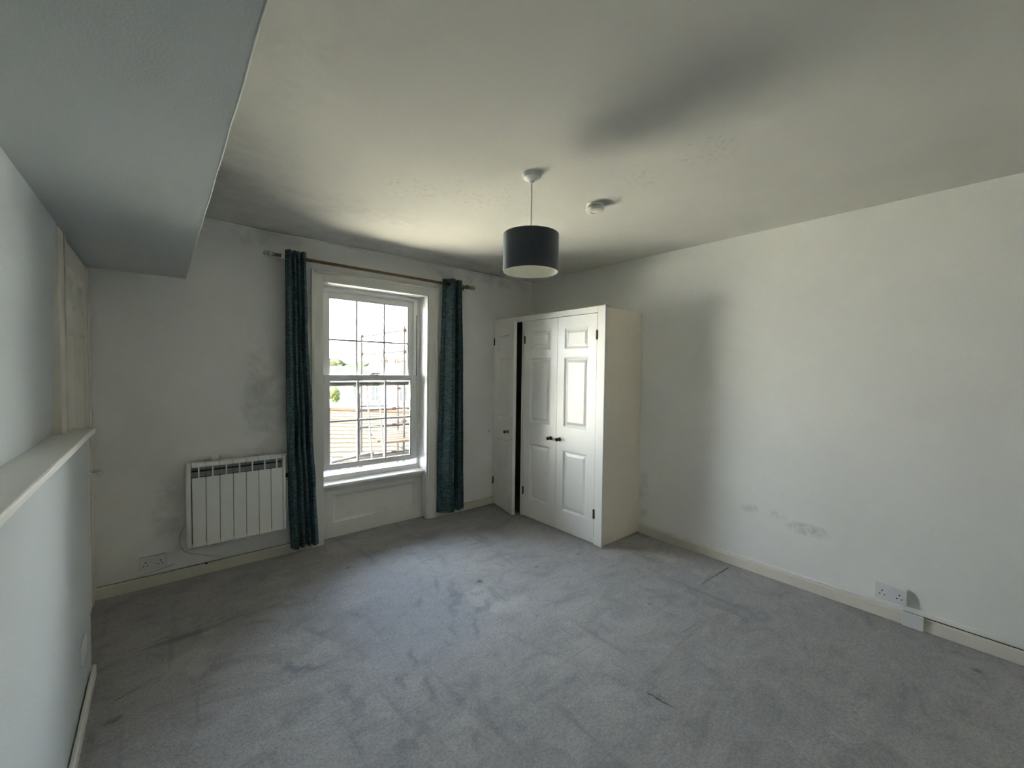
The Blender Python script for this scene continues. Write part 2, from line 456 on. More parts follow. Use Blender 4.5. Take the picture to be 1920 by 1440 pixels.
# raised joins and creases of the carpet
def ridge(name, p, q, w, h, mat, wob=.004, label=None):
    bm = MB(); p = Vector(p); q = Vector(q); k = 24; d = (q-p).normalized(); s = Vector((-d.y, d.x, 0))
    prev = None
    for i in range(k+1):
        t_ = i/k; o = p.lerp(q, t_) + s*wob*math.sin(i*1.9+p.x*7)*math.sin(i*.7)
        e = math.sin(math.pi*min(1, max(0, t_)))**.4 if 0 < t_ < 1 else 0.05
        ring = [bm.verts.new(o + s*w*x_ + Vector((0, 0, h*z_*e - .001))) for x_, z_ in ((-1, 0), (-.5, .8), (0, 1), (.5, .8), (1, 0))]
        if prev:
            for a, b in zip(range(4), range(1, 5)): bm.faces.new((prev[a], prev[b], ring[b], ring[a]))
            bm.faces.new((prev[4], prev[0], ring[0], ring[4]))
        prev = ring
    return obj(name, bm, mat, fl, smooth=True, label=label)
ridge('carpet_join', (2.93, 1.372, 0), (3.37, 1.362, 0), .024, .009, M_carpet, label='raised edge of a loose carpet piece by the right wall')
ridge('carpet_join', (2.94, 1.385, 0), (3.05, 2.05, 0), .010, .005, M_carpet)
ridge('carpet_crease', (-.24, 2.50, 0), (-.02, 2.60, 0), .006, .004, M_carpet)
ridge('carpet_crease', (-.24, 2.93, 0), (.55, 3.02, 0), .014, .004, M_carpet)
ridge('carpet_crease', (1.735, 1.05, 0), (1.75, .90, 0), .008, .006, M_carpet)

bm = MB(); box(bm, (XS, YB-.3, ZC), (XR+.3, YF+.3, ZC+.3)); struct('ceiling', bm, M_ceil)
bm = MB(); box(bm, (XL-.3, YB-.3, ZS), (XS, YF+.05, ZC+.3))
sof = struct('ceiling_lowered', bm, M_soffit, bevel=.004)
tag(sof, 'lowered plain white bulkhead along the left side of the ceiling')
# the crisp plaster bead on the bulkhead's edge
bm = MB(); pts = []
for i in range(60):
    y = YB + (YF-YB)*i/59; pts.append((XS+.001*math.sin(i*1.7), y, ZS+.0012*math.sin(i*2.3)))
tube(bm, pts, .0022, 6); obj('plaster_bead', bm, M_bead, sof, smooth=True)

# window wall, with the opening left free
WX0, WX1, WZ0, WZ1 = 1.03, 2.05, .46, 2.245
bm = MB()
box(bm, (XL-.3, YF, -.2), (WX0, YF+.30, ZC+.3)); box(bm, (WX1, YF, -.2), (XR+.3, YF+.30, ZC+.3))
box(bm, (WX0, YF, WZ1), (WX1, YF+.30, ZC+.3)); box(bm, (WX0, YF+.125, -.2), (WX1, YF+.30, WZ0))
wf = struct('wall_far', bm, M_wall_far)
# uneven plaster ridge where the far wall meets the ceiling
def ridge_line(name, pts, r, mat, parent=None, kind=True):
    bm = MB(); tube(bm, pts, r, 8); o = obj(name, bm, mat, parent, smooth=True)
    if kind: o['kind'] = 'structure'
    return o
ridge_line('trim_1', [(XS+.01+(XR-XS-.02)*i/80, YF-.001, ZC-.006+.003*math.sin(i*.37)-.004*math.sin(i*.11)) for i in range(81)], .011, M_wall_far)
bm = MB(); box(bm, (XR, YB-.3, -.2), (XR+.25, YF+.3, ZC+.3)); struct('wall_right', bm, M_wall_right)
bm = MB(); box(bm, (XL-.3, YB-.25, -.2), (XR+.3, YB, ZC+.3)); struct('wall_back', bm, M_wall)
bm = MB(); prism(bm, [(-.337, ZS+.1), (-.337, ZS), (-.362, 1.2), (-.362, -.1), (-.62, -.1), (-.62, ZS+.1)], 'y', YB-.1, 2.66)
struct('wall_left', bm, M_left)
bm = MB(); box(bm, (-.62, 2.66, -.1), (-.385, YF+.1, ZS+.1)); struct('wall_left_recess', bm, M_wall)

# half-height boxed wall with its cap
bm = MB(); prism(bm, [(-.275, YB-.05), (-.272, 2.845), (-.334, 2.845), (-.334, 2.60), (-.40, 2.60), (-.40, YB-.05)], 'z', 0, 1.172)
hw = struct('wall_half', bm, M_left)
tag(hw, 'half height boxed white wall along the left side')
bm = MB(); prism(bm, [(-.250, YB-.03), (-.243, 2.855), (-.322, 2.855), (-.322, 2.655), (-.366, 2.655), (-.366, YB-.03)], 'z', 1.172, 1.199)
struct('trim_2', bm, M_casing, bevel=.007, seg=3)

# ------------------------------------------------------------------ skirtings
def board(name, p0, p1, h, mat, kind=True, side=None):
    bm = MB(); box(bm, p0, (p1[0], p1[1], h)); o = struct(name, bm, mat, bevel=.004); return o
bm = MB(); prism(bm, [(YF-.002, 0), (3.701, 0), (3.701, .068), (3.706, .076), (YF-.002, .076)], 'x', XL+.008, .955); bl = struct('baseboard_far', bm, M_skirt_far)
bm = MB(); prism(bm, [(YF-.002, 0), (3.701, 0), (3.701, .068), (3.706, .076), (YF-.002, .076)], 'x', 2.137, 2.862); struct('baseboard_far', bm, M_skirt_far)
bm = MB(); box(bm, (-.325, 3.706, .076), (.95, YF+.005, .0780)); obj('gap_shadow_line', bm, M_softgap, bl)  # thin grey strip painted as the shadow line along the skirting top
bm = MB(); prism(bm, [(XR+.002, 0), (3.416, 0), (3.416, .066), (3.421, .075), (XR+.002, .075)], 'y', YB, 2.187); br = struct('baseboard_right', bm, M_skirt)
bm = MB(); prism(bm, [(XR+.002, .081), (3.417, .083), (3.416, .088), (3.423, .104), (XR+.002, .112)], 'y', YB, .36); struct('trim_3', bm, M_gloss, bevel=.002)
bm = MB(); prism(bm, [(XR+.002, .076), (3.422, .076), (3.423, .086), (XR+.002, .094)], 'y', .36, 2.187); struct('trim_4', bm, M_gloss, bevel=.002)
bm = MB(); box(bm, (3.424, YB, .0752), (XR+.005, .36, .0815)); obj('gap_shadow_line', bm, M_darkgap, br)
bm = MB(); prism(bm, [(-.275, YB), (-.252, YB), (-.250, 2.80), (-.266, 2.80)], 'z', 0, .058); struct('baseboard_left', bm, M_gloss, bevel=.006, seg=3)

# ------------------------------------------------------------------ window_1
win = thing('window_1', (1.54, 3.85, .47), 'white sliding sash window of two six-pane sashes, lower one raised slightly', 'window', kind='structure')
del win['category']
bm = MB(); CX0, CX1, CI0, CI1, CZT, CZI = .957, 2.137, 1.050, 2.026, 2.315, 2.223
def arch(bm, x0, x1, zt, w, y0, y1, zb=0.0):
    box(bm, (x0, y0, zb), (x0+w, y1, zt)); box(bm, (x1-w, y0, zb), (x1, y1, zt)); box(bm, (x0+w, y0, zt-w), (x1-w, y1, zt))
arch(bm, CX0, CX1, CZT, .093, 3.700, YF+.002)
ar = obj('architrave', bm, M_casing, win, bevel=.003)
bm = MB(); arch(bm, CX0-.003, CX1+.003, CZT+.003, .026, 3.689, 3.7005); obj('architrave_bead', bm, M_casing, win, bevel=.006, seg=3)
bm = MB()   # stepped linings of the opening
for xa, xb in ((CI0, WX0-.02), (CI1, WX1+.02)):
    s = 1 if xb > xa else -1
    box(bm, (xa, 3.712, 0), (xb, 3.757, CZI+.03))
    box(bm, (xa+s*.006, 3.761, .02), (xb, 3.884, CZI+.03))
box(bm, (CI0, 3.712, CZI), (CI1, 3.757, WZ1+.02)); box(bm, (CI0, 3.761, CZI+.006), (CI1, 3.884, WZ1+.02))
box(bm, (CI0-.01, 3.757, .02), (CI0-.03, 3.761, CZI+.03)); box(bm, (CI1+.012, 3.757, .02), (CI1+.03, 3.761, CZI+.03))
obj('lining', bm, M_window, win, bevel=.0015)
bm = MB()   # fixed frame
box(bm, (WX0-.01, 3.884, .478), (1.104, 3.992, WZ1+.02)); box(bm, (2.001, 3.884, .478), (WX1+.01, 3.992, WZ1+.02))
box(bm, (1.104, 3.884, 2.198), (2.001, 3.992, WZ1+.02)); box(bm, (1.104, 3.884, .478), (2.001, 4.03, .540))
box(bm, (1.104, 3.878, 2.203), (2.001, 3.884, 2.222))
obj('frame', bm, M_window, win, bevel=.002)
bm = MB(); box(bm, (1.996, 3.880, 1.44), (2.001, 3.8845, 2.05)); obj('balance_channel', bm, M_darkgap, win)
bm = MB(); prism(bm, [(3.757, .462), (3.752, .470), (3.754, .483), (3.762, .489), (3.886, .492), (3.886, .455), (3.77, .455)], 'x', CI0-.02, CI1+.008)
soft(obj('window_board', bm, M_gloss, win))
# apron below: framed panel with sunk field
bm = MB(); Y0 = 3.815
def sunk(bm, x0, x1, z0, z1, ix0, ix1, iz0, iz1, y, d, bw):
    """front face with a moulded recess"""
    R = [((x0, z0), (x1, z0), (x1, z1), (x0, z1), 0), ((ix0, iz0), (ix1, iz0), (ix1, iz1), (ix0, iz1), 0),
         ((ix0+.004, iz0+.004), (ix1-.004, iz0+.004), (ix1-.004, iz1-.004), (ix0+.004, iz1-.004), d*.5),
         ((ix0+bw, iz0+bw), (ix1-bw, iz0+bw), (ix1-bw, iz1-bw), (ix0+bw, iz1-bw), d)]
    prev = None
    for q in R:
        ring = [bm.verts.new((p[0], y+q[4], p[1])) for p in q[:4]]
        if prev:
            for i in range(4): bm.faces.new((prev[i], prev[(i+1) % 4], ring[(i+1) % 4], ring[i]))
        prev = ring
    bm.faces.new(prev)
sunk(bm, CI0-.01, CI1+.02, 0, .462, 1.163, 1.942, .133, .375, Y0, .014, .02)
obj('apron_panel', bm, M_casing, win)
bm = MB(); prism(bm, [(Y0, .455), (Y0-.02, .455), (Y0-.02, .447), (Y0-.008, .425), (Y0, .420)], 'x', CI0, CI1+.008); obj('apron_moulding', bm, M_casing, win)

def sash(name, x0, x1, z0, z1, gx0, gx1, gz0, gz1, y0, y1, vb, hb_, label):
    bm = MB()
    box(bm, (x0, y0, z0), (gx0, y1, z1)); box(bm, (gx1, y0, z0), (x1, y1, z1))
    box(bm, (gx0, y0, z0), (gx1, y1, gz0)); box(bm, (gx0, y0, gz1), (gx1, y1, z1))
    o = obj(name, bm, M_window, win, bevel=.002, label=label)
    ym = (y0+y1)/2
    # glazing beads
    bm = MB(); w = .007
    box(bm, (gx0, y0+.008, gz0), (gx0+w, ym, gz1)); box(bm, (gx1-w, y0+.008, gz0), (gx1, ym, gz1))
    box(bm, (gx0+w, y0+.008, gz0), (gx1-w, ym, gz0+w)); box(bm, (gx0+w, y0+.008, gz1-w), (gx1-w, ym, gz1))
    obj('glazing_bead', bm, M_window, o)
    xs = [gx0]+vb+[gx1]; zs = [gz0, hb_, gz1]
    for x in vb:
        bm = MB(); box(bm, (x-.0085, ym-.009, gz0), (x+.0085, ym+.009, gz1)); obj('glazing_bar', bm, M_window, o)
    for a, b in zip(xs, xs[1:]):
        bm = MB(); box(bm, (a+.0075*(a > gx0), ym-.009, hb_-.0085), (b-.0075*(b < gx1), ym+.009, hb_+.0085)); obj('glazing_bar', bm, M_window, o)
        for c_a, c_b in zip(zs, zs[1:]):
            bm = MB(); box(bm, (a+.0078*(a > gx0), ym-.002, c_a+.0078*(c_a > gz0)), (b-.0078*(b < gx1), ym+.002, c_b-.0078*(c_b < gz1)))
            obj('pane', bm, M_glass, o)
    return o
lo = sash('lower_sash', 1.106, 1.999, .586, 1.443, 1.152, 1.944, .630, 1.396, 3.888, 3.928, [1.412, 1.681], 1.022, None)
M_rail = simple('dark_beige_rail', (.20, .18, .14), .7); M_strip = simple('dark_grey_strip', (.09, .09, .09), .8)
up = sash('upper_sash', 1.112, 1.997, 1.340, 2.196, 1.166, 1.938, 1.378, 2.137, 3.940, 3.980, [1.416, 1.686], 1.761, None)
bm = MB(); box(bm, (1.52, 3.893, 1.443), (1.60, 3.92, 1.449)); lathe(bm, [(0, .022), (.012, .020), (.012, 0)], (1.56, 3.905, 1.446)); box(bm, (1.53, 3.898, 1.452), (1.62, 3.910, 1.462)); obj('sash_lock', bm, M_window, lo, bevel=.002)
bm = MB()
for x in (1.53, 1.60): box(bm, (x-.006, 3.880, 1.405), (x+.006, 3.889, 1.432))
box(bm, (1.53, 3.878, 1.405), (1.60, 3.884, 1.413)); obj('sash_lift', bm, M_window, lo, bevel=.002)
bm = MB(); box(bm, (1.50, 3.928, 2.146), (1.60, 3.940, 2.156)); box(bm, (1.502, 3.932, 2.156), (1.51, 3.940, 2.17)); box(bm, (1.59, 3.932, 2.156), (1.598, 3.940, 2.17)); obj('pull_handle', bm, M_window, up, bevel=.002)
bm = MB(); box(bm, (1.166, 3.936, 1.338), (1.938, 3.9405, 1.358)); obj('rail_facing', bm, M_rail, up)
bm = MB(); box(bm, (1.166, 3.935, 1.358), (1.938, 3.9405, 1.372)); obj('rail_strip', bm, M_strip, up)  # dark grey strip above a dark beige facing on the bottom rail
# stone sill and brick reveal outside
bm = MB(); box(bm, (WX0-.1, 3.99, .40), (WX1+.1, 4.12, .50)); obj('outer_sill', bm, M_casing, win, bevel=.004)

# ------------------------------------------------------------------ panelled doors
def door_slab(bm_s, w, h, t, panels, M):
    """slab in local (u across, d depth into door, v up); panel openings cut through the front skin"""
    us = sorted({0, w} | {p[0] for p in panels} | {p[1] for p in panels})
    vs = sorted({0, h} | {p[2] for p in panels} | {p[3] for p in panels})
    def q(a, b, c, d): bm_s.faces.new([bm_s.verts.new(M @ Vector(p)) for p in (a, b, c, d)])
    for a, b in zip(us, us[1:]):
        for c, d in zip(vs, vs[1:]):
            mu, mv = (a+b)/2, (c+d)/2
            if any(p[0] < mu < p[1] and p[2] < mv < p[3] for p in panels): continue
            q((a, 0, c), (b, 0, c), (b, 0, d), (a, 0, d))
    q((0, t, 0), (0, t, h), (w, t, h), (w, t, 0)); q((0, 0, 0), (0, 0, h), (0, t, h), (0, t, 0)); q((w, 0, 0), (w, t, 0), (w, t, h), (w, 0, h))
    q((0, 0, h), (w, 0, h), (w, t, h), (0, t, h)); q((0, 0, 0), (0, t, 0), (w, t, 0), (w, 0, 0))
    bmesh.ops.remove_doubles(bm_s, verts=bm_s.verts, dist=1e-5)

def door_panel(p, M, dp=.009):
    bm = MB(); a, b, c, d = p; prev = None
    for inset, dep in ((0, 0), (.004, .003), (.010, .004), (.016, dp), (.024, dp), (.046, .003), (.050, .0025)):
        ring = [bm.verts.new(M @ Vector(v)) for v in ((a+inset, dep, c+inset), (b-inset, dep, c+inset), (b-inset, dep, d-inset), (a+inset, dep, d-inset))]
        if prev:
            for i in range(4): bm.faces.new((prev[i], prev[(i+1) % 4], ring[(i+1) % 4], ring[i]))
        prev = ring
    bm.faces.new(prev); return bm

def make_door(name, parent, w, h, t, panels, M, mat, label=None):
    bm = MB(); door_slab(bm, w, h, t, panels, M)
    o = obj(name, bm, mat, parent, label=label)
    for p in panels: obj('raised_panel', door_panel(p, M), mat, o)
    return o

def knob(parent, p, ax, mat, r=.017, label=None):
    bm = MB(); lathe(bm, [(0, 0), (.019, 0), (.019, .003), (.010, .006), (.0075, .014), (.008, .022), (r*.8, .027), (r, .036), (r*.9, .046), (r*.5, .053), (0, .055)], p, ax, 20)
    return obj('knob', bm, mat, parent, smooth=True, label=label)

def hinge(parent, p, ax_u):
    bm = MB(); p = Vector(p)
    tube(bm, [p-Vector((0, 0, .042)), p+Vector((0, 0, .042))], .0055, 10)
    for z in (-.015, .015): tube(bm, [p+Vector((0, 0, z-.001)), p+Vector((0, 0, z+.001))], .0062, 10)
    a = p + Vector((.004, 0, 0)) ; box(bm, (a.x-.003, a.y-.010, a.z-.036), (a.x, a.y+.010, a.z+.036))
    return obj('hinge', bm, M_hinge, parent)

# ------------------------------------------------------------------ wardrobe
WXF = 2.862
wd = thing('wardrobe', (3.14, 2.95, 0), 'built-in white wardrobe with panelled doors in the far right corner, left door ajar', 'wardrobe')
bm = MB()
YS, YE = 2.200, 3.714
box(bm, (WXF+.012, YS, 0), (3.427, YS+.018, 2.048)); side = obj('side_panel', bm, M_wside, wd)
bm = MB(); box(bm, (WXF+.012, YS+.018, 2.030), (3.427, YE, 2.048)); obj('top_panel', bm, M_ward, wd)
bm = MB()
box(bm, (WXF, 2.189, 0), (WXF+.03, 2.273, 2.064)); box(bm, (WXF, 3.198, 0), (WXF+.03, 3.243, 2.008)); 
box(bm, (WXF, 2.273, 2.008), (WXF+.03, YE, 2.062)); box(bm, (WXF+.001, 3.703, 0), (WXF+.03, YE, 2.008))
obj('face_frame', bm, M_ward, wd, bevel=.0015)
bm = MB(); box(bm, (WXF-.004, 2.185, 0), (WXF+.018, 2.195, 2.066)); obj('corner_bead', bm, M_ward, wd, bevel=.002)
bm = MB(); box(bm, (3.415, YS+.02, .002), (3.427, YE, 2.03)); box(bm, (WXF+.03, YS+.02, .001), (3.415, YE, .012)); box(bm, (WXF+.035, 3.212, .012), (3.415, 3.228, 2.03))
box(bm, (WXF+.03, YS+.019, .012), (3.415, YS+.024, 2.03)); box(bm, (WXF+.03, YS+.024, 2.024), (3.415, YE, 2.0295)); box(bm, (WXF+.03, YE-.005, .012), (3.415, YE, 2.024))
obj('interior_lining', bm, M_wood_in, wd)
def Mx(origin, ang):
    """door local frame: u runs towards the window wall (+y) , depth runs +x, v up; ang swings it open about origin"""
    R = Matrix(((0, 1, 0, 0), (1, 0, 0, 0), (0, 0, 1, 0), (0, 0, 0, 1)))
    return Matrix.Translation(origin) @ Matrix.Rotation(ang, 4, 'Z') @ R
H = 1.994
pan = lambda w, l: [(l, w-l, .192, .758), (l, w-l, .976, 1.620), (l, w-l, 1.697, 1.888)]
def leaf(y0, y1, ang=0.0, org=None, **k):
    w = y1-y0
    return make_door('door', wd, w, H, .035, pan(w, k.get('l', .086)), Mx(Vector((WXF+.001, y0, .010)), 0), M_ward)
dr = leaf(2.2755, 2.7335); dl = leaf(2.7365, 3.1955)
knob(dr, (WXF+.001, 2.693, .862), (-1, 0, 0), M_brass, label='dark brass door knob'); knob(dl, (WXF+.001, 2.809, .858), (-1, 0, 0), M_brass, label='dark brass door knob')
for z in (.268, 1.818): hinge(dr, (WXF-.003, 2.2740, z), 0); hinge(dl, (WXF-.003, 3.1975, z), 0)
# narrow door standing ajar, hinged at the window wall
hp = Vector((WXF, 3.702, .010)); ang = math.radians(12.6); w3 = .458
Mh = Matrix.Translation(hp) @ Matrix.Rotation(-ang, 4, 'Z') @ Matrix.Translation(Vector((0, -w3, 0))) @ Matrix(((0, 1, 0, 0), (1, 0, 0, 0), (0, 0, 1, 0), (0, 0, 0, 1)))
d3 = make_door('door', wd, w3, H, .035, pan(w3, .086), Mh, M_ward, label='narrow wardrobe door standing ajar')
kp = Mh @ Vector((.105, 0, .852)); kd = (Mh.to_3x3() @ Vector((0, -1, 0)))
knob(d3, kp, kd, M_brass, label='dark brass door knob')
for z in (.268, 1.818): hinge(d3, (WXF-.006, 3.703, z), 0)

# ------------------------------------------------------------------ cupboard door in the left wall
d1 = thing('door_1', (-.34, 3.2, 0), 'cream six-panel cupboard door in the left corner with a white knob', 'door', kind='structure')
del d1['category']
bm = MB(); box(bm, (-.40, 2.655, 0), (-.329, 2.795, 2.098)); box(bm, (-.40, 3.618, 0), (-.331, 3.7, 2.098))
box(bm, (-.329, 2.775, 0), (-.322, 2.795, 2.098)); obj('door_casing', bm, M_skirt, d1, bevel=.003)
Ml = Matrix.Translation(Vector((-.336, 2.800, .008))) @ Matrix(((0, -1, 0, 0), (1, 0, 0, 0), (0, 0, 1, 0), (0, 0, 0, 1)))
wl = .815
leafp = [(a, b, c, d) for a, b in ((.10, .365), (.45, .715)) for c, d in ((.20, .76), (.98, 1.66), (1.76, 1.97))]
dd = make_door('door_leaf', d1, wl, 2.085, .035, leafp, Ml, M_skirt)
bm = MB(); lathe(bm, [(0, 0), (.020, 0), (.020, .006), (.010, .010), (.008, .030), (.014, .038), (.018, .047), (.015, .056), (0, .059)], (-.336, 3.565, .840), (1, 0, 0), 20)
obj('door_knob', bm, M_plastic, d1, smooth=True)

# ------------------------------------------------------------------ curtains
RY, RZ0, RZ1 = 3.610, 2.359, 2.353
def rodz(x): return RZ0 + (RZ1-RZ0)*(x-.678)/(2.45-.678)
def make_curtain(label, prof, shape, zb, ph, ztop=.052):
    """prof: (height fraction, x left, x right); shape: (fraction across, offset of the cloth from the rod) giving the folds"""
    xc = (prof[0][1]+prof[0][2])/2
    t = thing('curtain', (xc, RY, 0), label, 'curtain', 'teal velvet curtains beside the window')
    def off(q):
        for i in range(len(shape)-1):
            if shape[i][0] <= q <= shape[i+1][0]:
                k = (q-shape[i][0])/(shape[i+1][0]-shape[i][0]); k = k*k*(3-2*k)
                return shape[i][1]+(shape[i+1][1]-shape[i][1])*k
        return shape[-1][1]
    bm = MB(); nu, nv = 110, 110; grid = []
    ztp = rodz(xc)+ztop
    for j in range(nv+1):
        fz = j/nv
        for a, b in zip(prof, prof[1:]):
            if a[0] <= fz <= b[0]: k = (fz-a[0])/(b[0]-a[0]); k = k*k*(3-2*k); x0 = a[1]+(b[1]-a[1])*k; x1 = a[2]+(b[2]-a[2])*k; break
        z = ztp + (zb-ztp)*fz; row = []
        for i in range(nu+1):
            q = i/nu; w = noise.noise(Vector((q*2, fz*3.1, ph)))*.035*min(1, fz*2.5)
            o = off(min(1, max(0, q+w*math.sin(math.pi*q))))
            rnd = noise.noise(Vector((q*5, fz*5, ph+5)))*.008*fz + noise.noise(Vector((q*16, fz*60, ph+3)))*.0026
            y = RY + o*(.92+.22*fz) + rnd
            x = x0 + (x1-x0)*q + noise.noise(Vector((q*3+9, fz*5, ph)))*.005*fz
            row.append(bm.verts.new((x, min(y, 3.672), z + (.004*math.sin(q*13+ph) if j == nv else 0))))
        grid.append(row)
    for j in range(nv):
        for i in range(nu): bm.faces.new((grid[j][i], grid[j][i+1], grid[j+1][i+1], grid[j+1][i]))
    o = obj('fabric_panel', bm, M_velvet, t, smooth=True)
    so = o.modifiers.new('thick', 'SOLIDIFY'); so.thickness = .0035; so.offset = 0
    # metal eyelets where the cloth crosses the rod
    x0, x1 = prof[0][1], prof[0][2]; last = off(0)
    for i in range(1, 201):
        v = off(i/200)
        if (v > 0) != (last > 0):
            s_ = 1 if v > last else -1
            bm = MB(); torus(bm, (x0+(x1-x0)*i/200, RY, rodz(xc)), (1, -.35*s_, 0), .0205, .0042, 20, 6); obj('eyelet', bm, M_chrome, t, smooth=True)
        last = v
    return t
cl = make_curtain('left teal crushed velvet curtain hanging beside the radiator', [(0, .746, .893), (.25, .748, .905), (.6, .752, .940), (.8, .762, .962), (1, .778, .985)],
    [(0, .012), (.12, -.036), (.24, -.030), (.31, .030), (.40, -.026), (.46, -.026), (.52, .020), (.60, -.022), (.66, -.024), (.72, .032), (.83, -.036), (.95, -.028), (1, .030)], .066, 1.0)
cr_ = make_curtain('right teal crushed velvet curtain hanging nearer the wardrobe', [(0, 2.160, 2.360), (.4, 2.136, 2.383), (.8, 2.112, 2.395), (1, 2.112, 2.402)],
    [(0, .046), (.16, .030), (.36, -.044), (.48, -.044), (.60, .010), (.66, .044), (.75, -.026), (.82, -.030), (.88, .016), (.95, -.018), (1, .010)], .062, 2.0)
rod = thing('curtain_rod', (1.54, RY, 2.356), 'wooden curtain rod with turned clear end finials above the window', 'curtain rod')
bm = MB(); tube(bm, [(.668, RY, rodz(.668)), (2.455, RY, rodz(2.455))], .0125, 14); obj('pole', bm, M_rod, rod, smooth=True)
for x, s in ((.668, -1), (2.455, 1)):
    bm = MB(); lathe(bm, [(0, -.004), (.016, -.004), (.018, .004), (.013, .010), (.012, .015), (.021, .022), (.023, .032), (.016, .043), (.010, .047), (.017, .053), (.018, .060), (.010, .068), (0, .071)], (x, RY, rodz(x)), (s, 0, 0), 20)
    obj('finial', bm, M_finial, rod, smooth=True)
for x in (.728, 2.425):
    bm = MB(); lathe(bm, [(.0128, -.012), (.021, -.012), (.021, .012), (.0128, .012)], (x, RY, rodz(x)), (1, 0, 0), 20)
    tube(bm, [(x, RY+.018, rodz(x)), (x, YF-.006, rodz(x))], .008, 10); lathe(bm, [(0, 0), (.026, 0), (.026, .006), (0, .006)], (x, YF-.007, rodz(x)), (0, 1, 0), 18)
    obj('bracket', bm, M_oldplastic if x < 1 else M_rod, rod, smooth=False)

# ------------------------------------------------------------------ radiator
ra = thing('electric_radiator', (.44, 3.66, .235), 'white finned electric radiator on the wall left of the curtain', 'radiator')
RF, RB, RT, RBm = 3.600, 3.690, .823, .240
bm = MB()
box(bm, (.128, RF+.006, RBm-.006), (.157, RB, RT)); o = obj('end_cap', bm, M_radw, ra, bevel=.010, seg=3)
bm = MB(); box(bm, (.7205, RF+.002, RBm), (.742, RB, RT+.002)); obj('end_cap', bm, M_radw, ra, bevel=.008, seg=3)
x0 = .1585; fw = (.7200-.1585)/7
for i in range(7):
    a = x0+i*fw+.0014; b = x0+(i+1)*fw-.0014
    bm = MB(); box(bm, (a, RF, RBm), (b, RF+.012, .729)); o = obj('fin', bm, M_radw, ra, bevel=.005, seg=3)
    bm = MB(); prism(bm, [(RF+.002, .800), (RF+.002, .812), (RF+.012, .824), (RB-.01, .824), (RB-.01, .800)], 'x', a, b); obj('fin_cap', bm, M_radw, o, bevel=.002)
    bm = MB(); xm = (a+b)/2 
    box(bm, (xm-.004, RF+.002, .728), (xm+.004, RF+.020, .802)); obj('fin_rib', bm, M_radw, o)
    bm = MB(); box(bm, (a, RF+.022, .730), (b, RF+.034, .764)); prism(bm, [(RF+.012, .802), (RF+.040, .802), (RF+.052, .776), (RF+.024, .776)], 'x', a, b); obj('vent_louvre', bm, M_grille, o)
bm = MB(); box(bm, (x0, RF+.056, RBm+.01), (.72, RB-.004, .805)); obj('heating_core', bm, M_darkgap, ra)
bm = MB(); box(bm, (.7425, 3.655, .215), (.800, RB+.004, .818)); obj('control_housing', bm, M_radw, ra, bevel=.006, seg=3)
bm = MB(); box(bm, (.752, 3.653, .632), (.790, 3.6552, .668)); obj('display', bm, M_black, ra, bevel=.001)
bm = MB(); box(bm, (.758, 3.652, .612), (.786, 3.6552, .618)); obj('control_button', bm, M_black, ra)
for x in (.25, .63):
    bm = MB(); box(bm, (x, RB, .30), (x+.03, YF-.001, .76)); obj('wall_bracket', bm, M_grille, ra)
bm = MB(); pts = [(.135, 3.70, .40), (.105, 3.706, .345), (.088, 3.709, .29), (.100, 3.709, .22), (.128, 3.709, .180), (.20, 3.709, .150), (.285, 3.709, .112), (.33, 3.712, .098)]
sp = []
for i in range(len(pts)-1):
    for k in range(5): sp.append(Vector(pts[i]).lerp(Vector(pts[i+1]), k/5))
sp.append(Vector(pts[-1])); sp = [sum((sp[max(0, min(len(sp)-1, i+d))] for d in (-2, -1, 0, 1, 2)), Vector())/5 for i in range(len(sp))]
tube(bm, sp, .0033, 8); tag(obj('power_cable', bm, M_oldplastic, loc=(.15, 3.705, .1), smooth=True), 'thin white flex looping down the wall under the radiator', 'cable')
bm = MB(); lathe(bm, [(0, -.03), (.020, -.03), (.023, -.012), (.022, .010), (.014, .016), (.014, .026), (0, .028)], (.305, 3.690, .846), (1, .1, .12), 16)
box(bm, (.285, 3.688, .834), (.318, YF-.002, .858))
tag(obj('wall_connector', bm, M_oldplastic, loc=(.30, 3.70, .846), smooth=False, bevel=.002), 'small round white pipe clip on the wall just above the radiator', 'fitting')

# ------------------------------------------------------------------ sockets
def socket(name, P, u, nrm, W_, H_, label, switches=True, depth=.028, cat='socket', faint=False):
    """P = centre on the wall, u = direction across, nrm = out of the wall"""
    P = Vector(P); u = Vector(u); nn = Vector(nrm); R = Matrix((( u.x, nn.x, 0, P.x), (u.y, nn.y, 0, P.y), (0, 0, 1, P.z), (0, 0, 0, 1)))
    t = thing(name, tuple(P), label, cat, 'double plug sockets' if cat == 'socket' else None)
    if depth > .02:
        bm = MB(); box(bm, (-W_/2+.002, 0, -H_/2+.002), (W_/2-.002, depth-.008, H_/2-.002), R); obj('back_box', bm, M_plastic, t, bevel=.002)
    bm = MB(); box(bm, (-W_/2, max(0, depth-.0085), -H_/2), (W_/2, depth, H_/2), R); obj('face_plate', bm, M_plastic, t, bevel=.003, seg=3)
    if switches:
        for s in (-1, 1):
            cx = s*W_*.27; bm = MB()
            box(bm, (cx-.0030, depth-.001, .0015), (cx+.0030, depth+.0006, .0115), R)
            for q in (-.011, .011): box(bm, (cx+q-.0038, depth-.001, -.0185), (cx+q+.0038, depth+.0006, -.0130), R)
            obj('pin_hole', bm, M_black, t)
            bm = MB(); cx = s*W_*.062; box(bm, (cx-.0062, depth-.001, .006), (cx+.0062, depth+.004, .028), R); obj('rocker_switch', bm, M_plastic, t, bevel=.002)
    return t
socket('double_socket', (3.4285, .417, .166), (0, -1, 0), (-1, 0, 0), .146, .092, 'white double plug socket low on the right wall')
